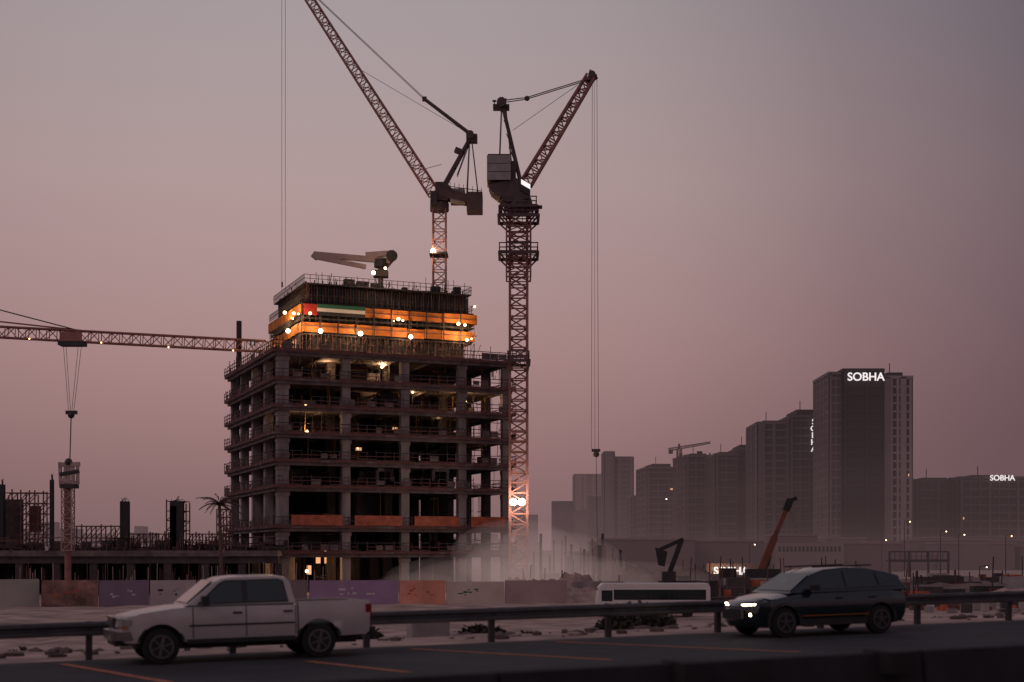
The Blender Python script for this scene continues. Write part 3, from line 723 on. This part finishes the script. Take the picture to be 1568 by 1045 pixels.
def defbed(v):
    x,y,z=v; s=1-.05*max(0,(z-.85)/.45)**2-.03*max(0,(.7-z)/.3)
    return Vector((x,y*s,z-.0))
prof=[(3.965,.54)]+arc(4.42,.39,.485,.48)[1:]+[(5.5,.50),(5.58,.56),(5.62,1.2),(5.6,1.27),(3.965,1.27)]
for a,b in ((-.99,-.90),(.90,.99)): shell('bed_side',prof,W,paint,defbed,pk,xs=fr(4,5.5,6),zs=(.6,.75,.85,.95,1.05,1.15,1.2),y0=a,y1=b,bev=.02)
def defg(z0,z1,h0,h1):
    def f(v):
        x,y,z=v; t=(z-z0)/(z1-z0); w=h0+(h1-h0)*t
        zz_=z-(.035*(abs(y)**2) if z>z0+.3 else 0)
        return Vector((x,y*w,zz_))
    return f
shell('cab',[(1.46,1.24),(2.12,1.78),(2.3,1.86),(2.6,1.89),(3.5,1.89),(3.74,1.85),(3.82,1.76),(3.92,1.24)],2.0,paint,defg(1.24,1.89,.93,.74),pk,ys=fr(-.8,.8,6),bev=.035)
d_=B('details','glass','trim','chrome','hlamp','tail','amber',paint)
def sidey(z): return .93+(.74-.93)*(z-1.24)/.65
for s in (-1,1):
    def sp(x,z,e=.006): return V(x,s*(sidey(z)+e),z)
    d_.poly([sp(x,z) for x,z in ((1.80,1.30),(2.26,1.70),(2.36,1.75),(2.72,1.77),(2.72,1.30))],0)
    d_.poly([sp(x,z) for x,z in ((2.84,1.30),(2.84,1.77),(3.52,1.77),(3.62,1.73),(3.70,1.32))],0)
    d_.poly([sp(x,z,.003) for x,z in ((1.72,1.27),(2.23,1.73),(2.36,1.79),(3.54,1.80),(3.66,1.75),(3.75,1.28))],1)
    bw=lambda z: .99*(1-.05*max(0,(z-.85)/.45)**2-.03*max(0,(.7-z)/.3))
    for x in (1.62,2.78,3.88):
        for z0,z1 in ((.56,.7),(.7,.85),(.85,1.05),(1.05,1.22)): d_.quad(*[V(x+dx,s*(bw(z)+.004),z) for dx,z in ((0,z0),(.02,z0),(.02,z1),(0,z1))],1)
    d_.box(1.5,3.88,s*.96-.02,s*.96+.02,.43,.53,1)
    d_.box(1.55,3.86,s*.99-.008,s*.99+.008,.80,.84,1)
    for x in (2.50,3.62): d_.box(x,x+.2,s*.985-.02,s*.985+.02,1.06,1.10,1)
    d_.box(1.80,1.95,s*1.0-(.0 if s>0 else .22),s*1.0+(.22 if s>0 else 0),1.26,1.46,1)
    for cx in (.95,4.42):
        A_=arc(cx,.39,.50,.5)
        for (a,b),(c,e) in zip(A_,A_[1:]): d_.beam(V(a,s*.97,b),V(c,s*.97,e),.035,1)
    d_.par(V(.035,s*.90,.84),V(-.02,-s*.30,0),V(.10,s*.03,0),V(.03,0,.19),3)
    d_.box(.13,.36,s*.925-.012,s*.925+.012,.86,.99,3); d_.box(.13,.25,s*.93-.012,s*.93+.012,.80,.85,5)
    d_.box(5.5,5.64,s*.955-.03,s*.955+.025,.88,1.18,4)
d_.quad(V(1.52,-.84,1.305),V(1.52,.84,1.305),V(2.11,.70,1.79),V(2.11,-.70,1.79),0)
d_.quad(*[v+V(-.004,0,.004) for v in (V(1.53,-.80,1.317),V(1.53,.80,1.317),V(2.10,.67,1.785),V(2.10,-.67,1.785))],0)
d_.quad(V(3.93,-.75,1.34),V(3.93,.75,1.34),V(3.85,.65,1.72),V(3.85,-.65,1.72),0)
d_.box(-.01,.05,-.58,.58,.80,1.02,1)
for z in (.86,.92,.98): d_.box(-.03,.03,-.56,.56,z,z+.02,2)
d_.box(-.03,.04,-.6,.6,1.02,1.05,2); d_.box(-.08,.12,-.80,.80,.54,.74,2); d_.box(.02,.4,-.93,.93,.55,.73,2); d_.box(0,.3,-.75,.75,.42,.54,1)
d_.box(3.97,5.58,-.9,.9,.72,.78,1); d_.box(5.53,5.61,-.9,.9,.60,1.25,6); d_.box(5.6,5.74,-.92,.92,.48,.66,1); d_.box(3.965,4.02,-.9,.9,.6,1.26,6)
d_.box(.45,1.45,-.72,.72,.35,1.0,1); d_.box(3.9,5.0,-.72,.72,.35,.8,1); d_.box(1.3,5.4,-.5,.5,.3,.5,1)
d_.make(pk)
for x in (.95,4.42):
    wheel(pk,x,-.74,.39,.24,-1); wheel(pk,x,.74,.39,.24,1)
# --- suv
sv=group('suv')
pd=mat('dark_teal_car_paint',(.009,.020,.024),.25,metal=.3,var=.05,scale=2,coat=.8)
W2=1.88
def defs(v):
    x,y,z=v; s=1-.17*max(0,(.9-x)/.9)**2-.10*max(0,(x-3.9)/.7)**2
    s*=1-.07*max(0,(z-.72)/.35)**2-.05*max(0,(.6-z)/.3)
    if z>.85: z=z-.06*(abs(y)/.94)**3*min(1,(z-.85)/.15)
    if x<.5: x=x+.22*(abs(y)/.94)**2.5
    if x>4.2: x=x-.15*(abs(y)/.94)**3
    return Vector((x,y*s,z))
prof=[(.14,.26),(.3,.24)]+arc(.92,.36,.42,.26)+arc(3.64,.36,.42,.26)+[(4.45,.30),(4.56,.45),(4.60,.75),(4.58,.98),(4.5,1.12),(3.6,1.12),(1.3,1.08),(1.0,1.04),(.55,.96),(.2,.86),(.06,.76),(.02,.6),(.04,.4)]
shell('body',prof,W2,pd,defs,sv,xs=fr(.1,4.5,18),ys=fr(-.8,.8,8),zs=(.4,.5,.6,.72,.82,.92,1.0),bev=.05)
shell('cabin',[(1.05,1.03),(1.5,1.33),(1.82,1.52),(2.2,1.63),(2.8,1.67),(3.4,1.64),(4.0,1.54),(4.36,1.44),(4.34,1.36),(4.55,1.05)],2.0,pd,defg(1.03,1.67,.88,.62),sv,ys=fr(-.8,.8,6),bev=.04)
d_=B('details','glass','trim','chrome','lampw','tail','amber','tail')
for s in (-1,1):
    sy=lambda z:.88-.26*(z-1.03)/.64
    sp=lambda x,z,e=.006:V(x,s*(sy(z)+e),z)
    d_.poly([sp(x,z) for x,z in ((1.55,1.15),(1.95,1.44),(2.2,1.53),(2.62,1.56),(2.66,1.15))],0)
    d_.poly([sp(x,z) for x,z in ((2.72,1.15),(2.70,1.56),(3.1,1.56),(3.55,1.52),(3.6,1.17))],0)
    d_.poly([sp(x,z) for x,z in ((3.68,1.2),(3.63,1.50),(3.95,1.43),(4.12,1.33))],0)
    d_.beam(sp(1.5,1.12,.012),sp(4.2,1.17,.012),.012,2)
    d_.beam(V(1.9,s*.60,1.66),V(3.6,s*.60,1.68),.035,1)
    d_.box(1.6,1.78,s*.94-(.0 if s>0 else .17),s*.94+(.17 if s>0 else 0),1.10,1.24,1)
    for cx in (.92,3.64):
        A_=arc(cx,.36,.435,.27)
        for (a,b),(c,e) in zip(A_,A_[1:]): d_.beam(V(a,s*.90,b),V(c,s*.90,e),.07,1)
    d_.box(1.38,3.2,s*.92-.012,s*.92+.012,.27,.42,1)
    for x in (2.35,3.3): d_.box(x,x+.2,s*.925-.02,s*.925+.02,.9,.93,1)
    d_.par(V(.07,s*.36,.775),V(.15,s*.32,.012),V(.05,0,0),V(0,0,.028),3)
    d_.box(4.38,4.56,s*.76-.02,s*.76+.05,.88,.98,4)
    d_.ball(V(.165,s*.60,.56),.045,3,8)
d_.quad(V(1.16,-.78,1.115),V(1.16,.78,1.115),V(1.80,.62,1.515),V(1.80,-.62,1.515),0)
d_.box(0.0,.06,-.45,.45,.45,.68,1)
d_.box(1.4,3.3,-.945,-.935,.50,.515,5)  # painted strip for the red reflection along the lower door
d_.box(.4,1.4,-.68,.68,.3,.9,1); d_.box(3.1,4.2,-.68,.68,.3,.9,1)
d_.make(sv)
for x in (.92,3.64): wheel(sv,x,-.70,.36,.22,-1,5,'rimd'); wheel(sv,x,.70,.36,.22,1,5,'rimd')
def u_for(px,p):
    k=(px-CXX)/F; d=p/(RC-k*RS); X=k*d; return X*RC+d*RS
place(pk,u_for(248,30.3)-.95*.97,30.3+.96,.97)
place(sv,u_for(1203,29.9)-.92*1.03,29.9+.95,1.03)
# --- bus
bs=mat('bus_white',(.72,.67,.65),.5,var=.05)
d=112
X0,X1=at(913,0,d).x,at(1085,0,d).x; zt=at(0,893,d).z; zb=zt-2.75
bg=group('minibus')
bm_=shell('body',[(0,.45),(X1-X0,.45),(X1-X0+.0,2.4),(X1-X0-.15,2.75),(.45,2.75),(.1,2.4),(-.05,1.2)],2.3,bs,lambda v:v,bg,bev=.08)
dd=B('windows_and_wheels','glass','trim','tyre','lampw')
L=X1-X0
dd.box(1.3,L-.35,-1.156,-1.14,1.45,2.25,1)
for k in range(5):
    a=1.35+k*(L-1.7)/5; dd.box(a,a+(L-1.7)/5-.1,-1.162,-1.158,1.5,2.2,0)
dd.box(.35,1.2,-1.162,-1.14,1.35,2.2,0); dd.quad(V(-.02,-1,1.3),V(-.02,1,1.3),V(.09,1,2.35),V(.09,-1,2.35),0)
dd.box(.2,L-.1,-1.158,-1.145,.62,.68,1)
for x in (1.3,L-1.8): dd.cyl(V(x,-1.17,.42),V(x,-.9,.42),.42,n=16,m=2)
dd.make(bg); bg.location=(X0,d,zb)
# ------------------------------------------------------------ dusty air, scattered light put in as emission
def volmat(name,col,dens):  # volume emits its own colour in place of scattered light
    m=bpy.data.materials.new(name); m.use_nodes=True; nt=m.node_tree; nt.nodes.clear()
    out=nt.nodes.new('ShaderNodeOutputMaterial'); ab=nt.nodes.new('ShaderNodeVolumeAbsorption'); em=nt.nodes.new('ShaderNodeEmission'); ad=nt.nodes.new('ShaderNodeAddShader')
    ab.inputs['Color'].default_value=(0,0,0,1); ab.inputs['Density'].default_value=dens
    em.inputs['Color'].default_value=list(col)+[1]; em.inputs['Strength'].default_value=dens
    nt.links.new(ab.outputs[0],ad.inputs[0]); nt.links.new(em.outputs[0],ad.inputs[1]); nt.links.new(ad.outputs[0],out.inputs['Volume']); return m
HC=(.20,.128,.13)
ZL=[(-3,12,.00080),(12,36,.00048),(36,80,.00022)]
hzg=group('glowing_haze')
for a,b,dn in ZL:
    g=B('haze_layer',volmat('glowing_haze_volume',HC,dn))
    g.box(-900,1100,218,1900,a+.01,b-.01); g.make(hzg)
dg=group('dust_cloud')
dm=volmat('glowing_dust_volume',(.37,.255,.24),.018)  # warm emission stands in for lamplight on the dust
for px,d,r,sx,z in ((810,161,5.2,1.7,2.6),(870,158,4.4,2.2,1.4),(740,156,4.4,2.0,1.0),(790,167,6.5,1.2,5.0),(690,160,3.8,2.0,1.6),(950,168,4.0,2.8,.9),(640,156,3.0,1.8,.2),(835,170,6.5,1.5,3.5)):
    g=B('dust_puff',dm); g.ball(V(at(px,0,d).x,d,G+1+z*.8),r,0,24,sx,1,.65); g.make(dg)
# ------------------------------------------------------------ world, light, camera
w=bpy.data.worlds.new('World'); bpy.context.scene.world=w; w.use_nodes=True
nt=w.node_tree; bgn=nt.nodes['Background']
sky=nt.nodes.new('ShaderNodeTexSky'); sky.sky_type='NISHITA'; sky.sun_disc=False; sky.sun_elevation=math.radians(3); sky.sun_rotation=math.radians(-120); sky.dust_density=4
tc=nt.nodes.new('ShaderNodeTexCoord'); sx=nt.nodes.new('ShaderNodeSeparateXYZ'); nt.links.new(tc.outputs['Generated'],sx.inputs[0])
def lin(c): return [((v/255)/12.92 if v/255<.04045 else ((v/255+.055)/1.055)**2.4) for v in c]+[1]
cr=nt.nodes.new('ShaderNodeValToRGB'); nt.links.new(sx.outputs['Z'],cr.inputs[0])
E=cr.color_ramp.elements
stops=[(0,(140,108,109)),(.06,(156,120,120)),(.14,(172,138,137)),(.25,(178,154,153)),(.36,(170,158,160)),(1,(120,117,131))]
E[0].position=0;E[0].color=lin(stops[0][1]);E[1].position=1;E[1].color=lin(stops[-1][1])
for p_,c in stops[1:-1]: e=E.new(p_); e.color=lin(c)
dot=nt.nodes.new('ShaderNodeVectorMath'); dot.operation='DOT_PRODUCT'; cdir=Vector((-.14,.96,.20)).normalized(); dot.inputs[1].default_value=cdir
nt.links.new(tc.outputs['Generated'],dot.inputs[0])
r2=nt.nodes.new('ShaderNodeValToRGB'); nt.links.new(dot.outputs['Value'],r2.inputs[0])
E=r2.color_ramp.elements; E[0].position=.0;E[0].color=(.50,.48,.55,1);E[1].position=1;E[1].color=(1,1,1,1)
for p_,c in ((.80,(.34,.33,.40,1)),(.88,(.38,.37,.43,1)),(.93,(.60,.58,.62,1)),(.97,(.88,.87,.88,1))): e=E.new(p_); e.color=c
mx=nt.nodes.new('ShaderNodeMix'); mx.data_type='RGBA'; mx.blend_type='MULTIPLY'; mx.inputs[0].default_value=1
nt.links.new(cr.outputs[0],mx.inputs[6]); nt.links.new(r2.outputs[0],mx.inputs[7])
ad=nt.nodes.new('ShaderNodeMix'); ad.data_type='RGBA'; ad.blend_type='ADD'; ad.inputs[0].default_value=.003
nt.links.new(mx.outputs[2],ad.inputs[6]); nt.links.new(sky.outputs[0],ad.inputs[7])
nt.links.new(ad.outputs[2],bgn.inputs[0]); bgn.inputs[1].default_value=1.0
s=bpy.data.lights.new('sun','SUN'); s.energy=.30; s.angle=math.radians(25); s.color=(1,.80,.76)
so=bpy.data.objects.new('sun',s); bpy.context.collection.objects.link(so)
so.rotation_euler=Vector((.55,.35,-.55)).to_track_quat('-Z','Y').to_euler()
c=bpy.data.cameras.new('camera'); co_=bpy.data.objects.new('camera',c); bpy.context.collection.objects.link(co_)
co_.location=(0,0,CAMZ); co_.rotation_euler=(math.pi/2,0,0); c.lens=F/1568*36; c.sensor_width=36; c.shift_y=(HY-522.5)/1568
c.clip_end=12000; c.clip_start=.1
c.dof.use_dof=True; c.dof.focus_distance=175; c.dof.aperture_fstop=.9
bpy.context.scene.camera=co_
vs_=bpy.context.scene.view_settings; vs_.view_transform='Standard'; vs_.look='None'; vs_.exposure=0
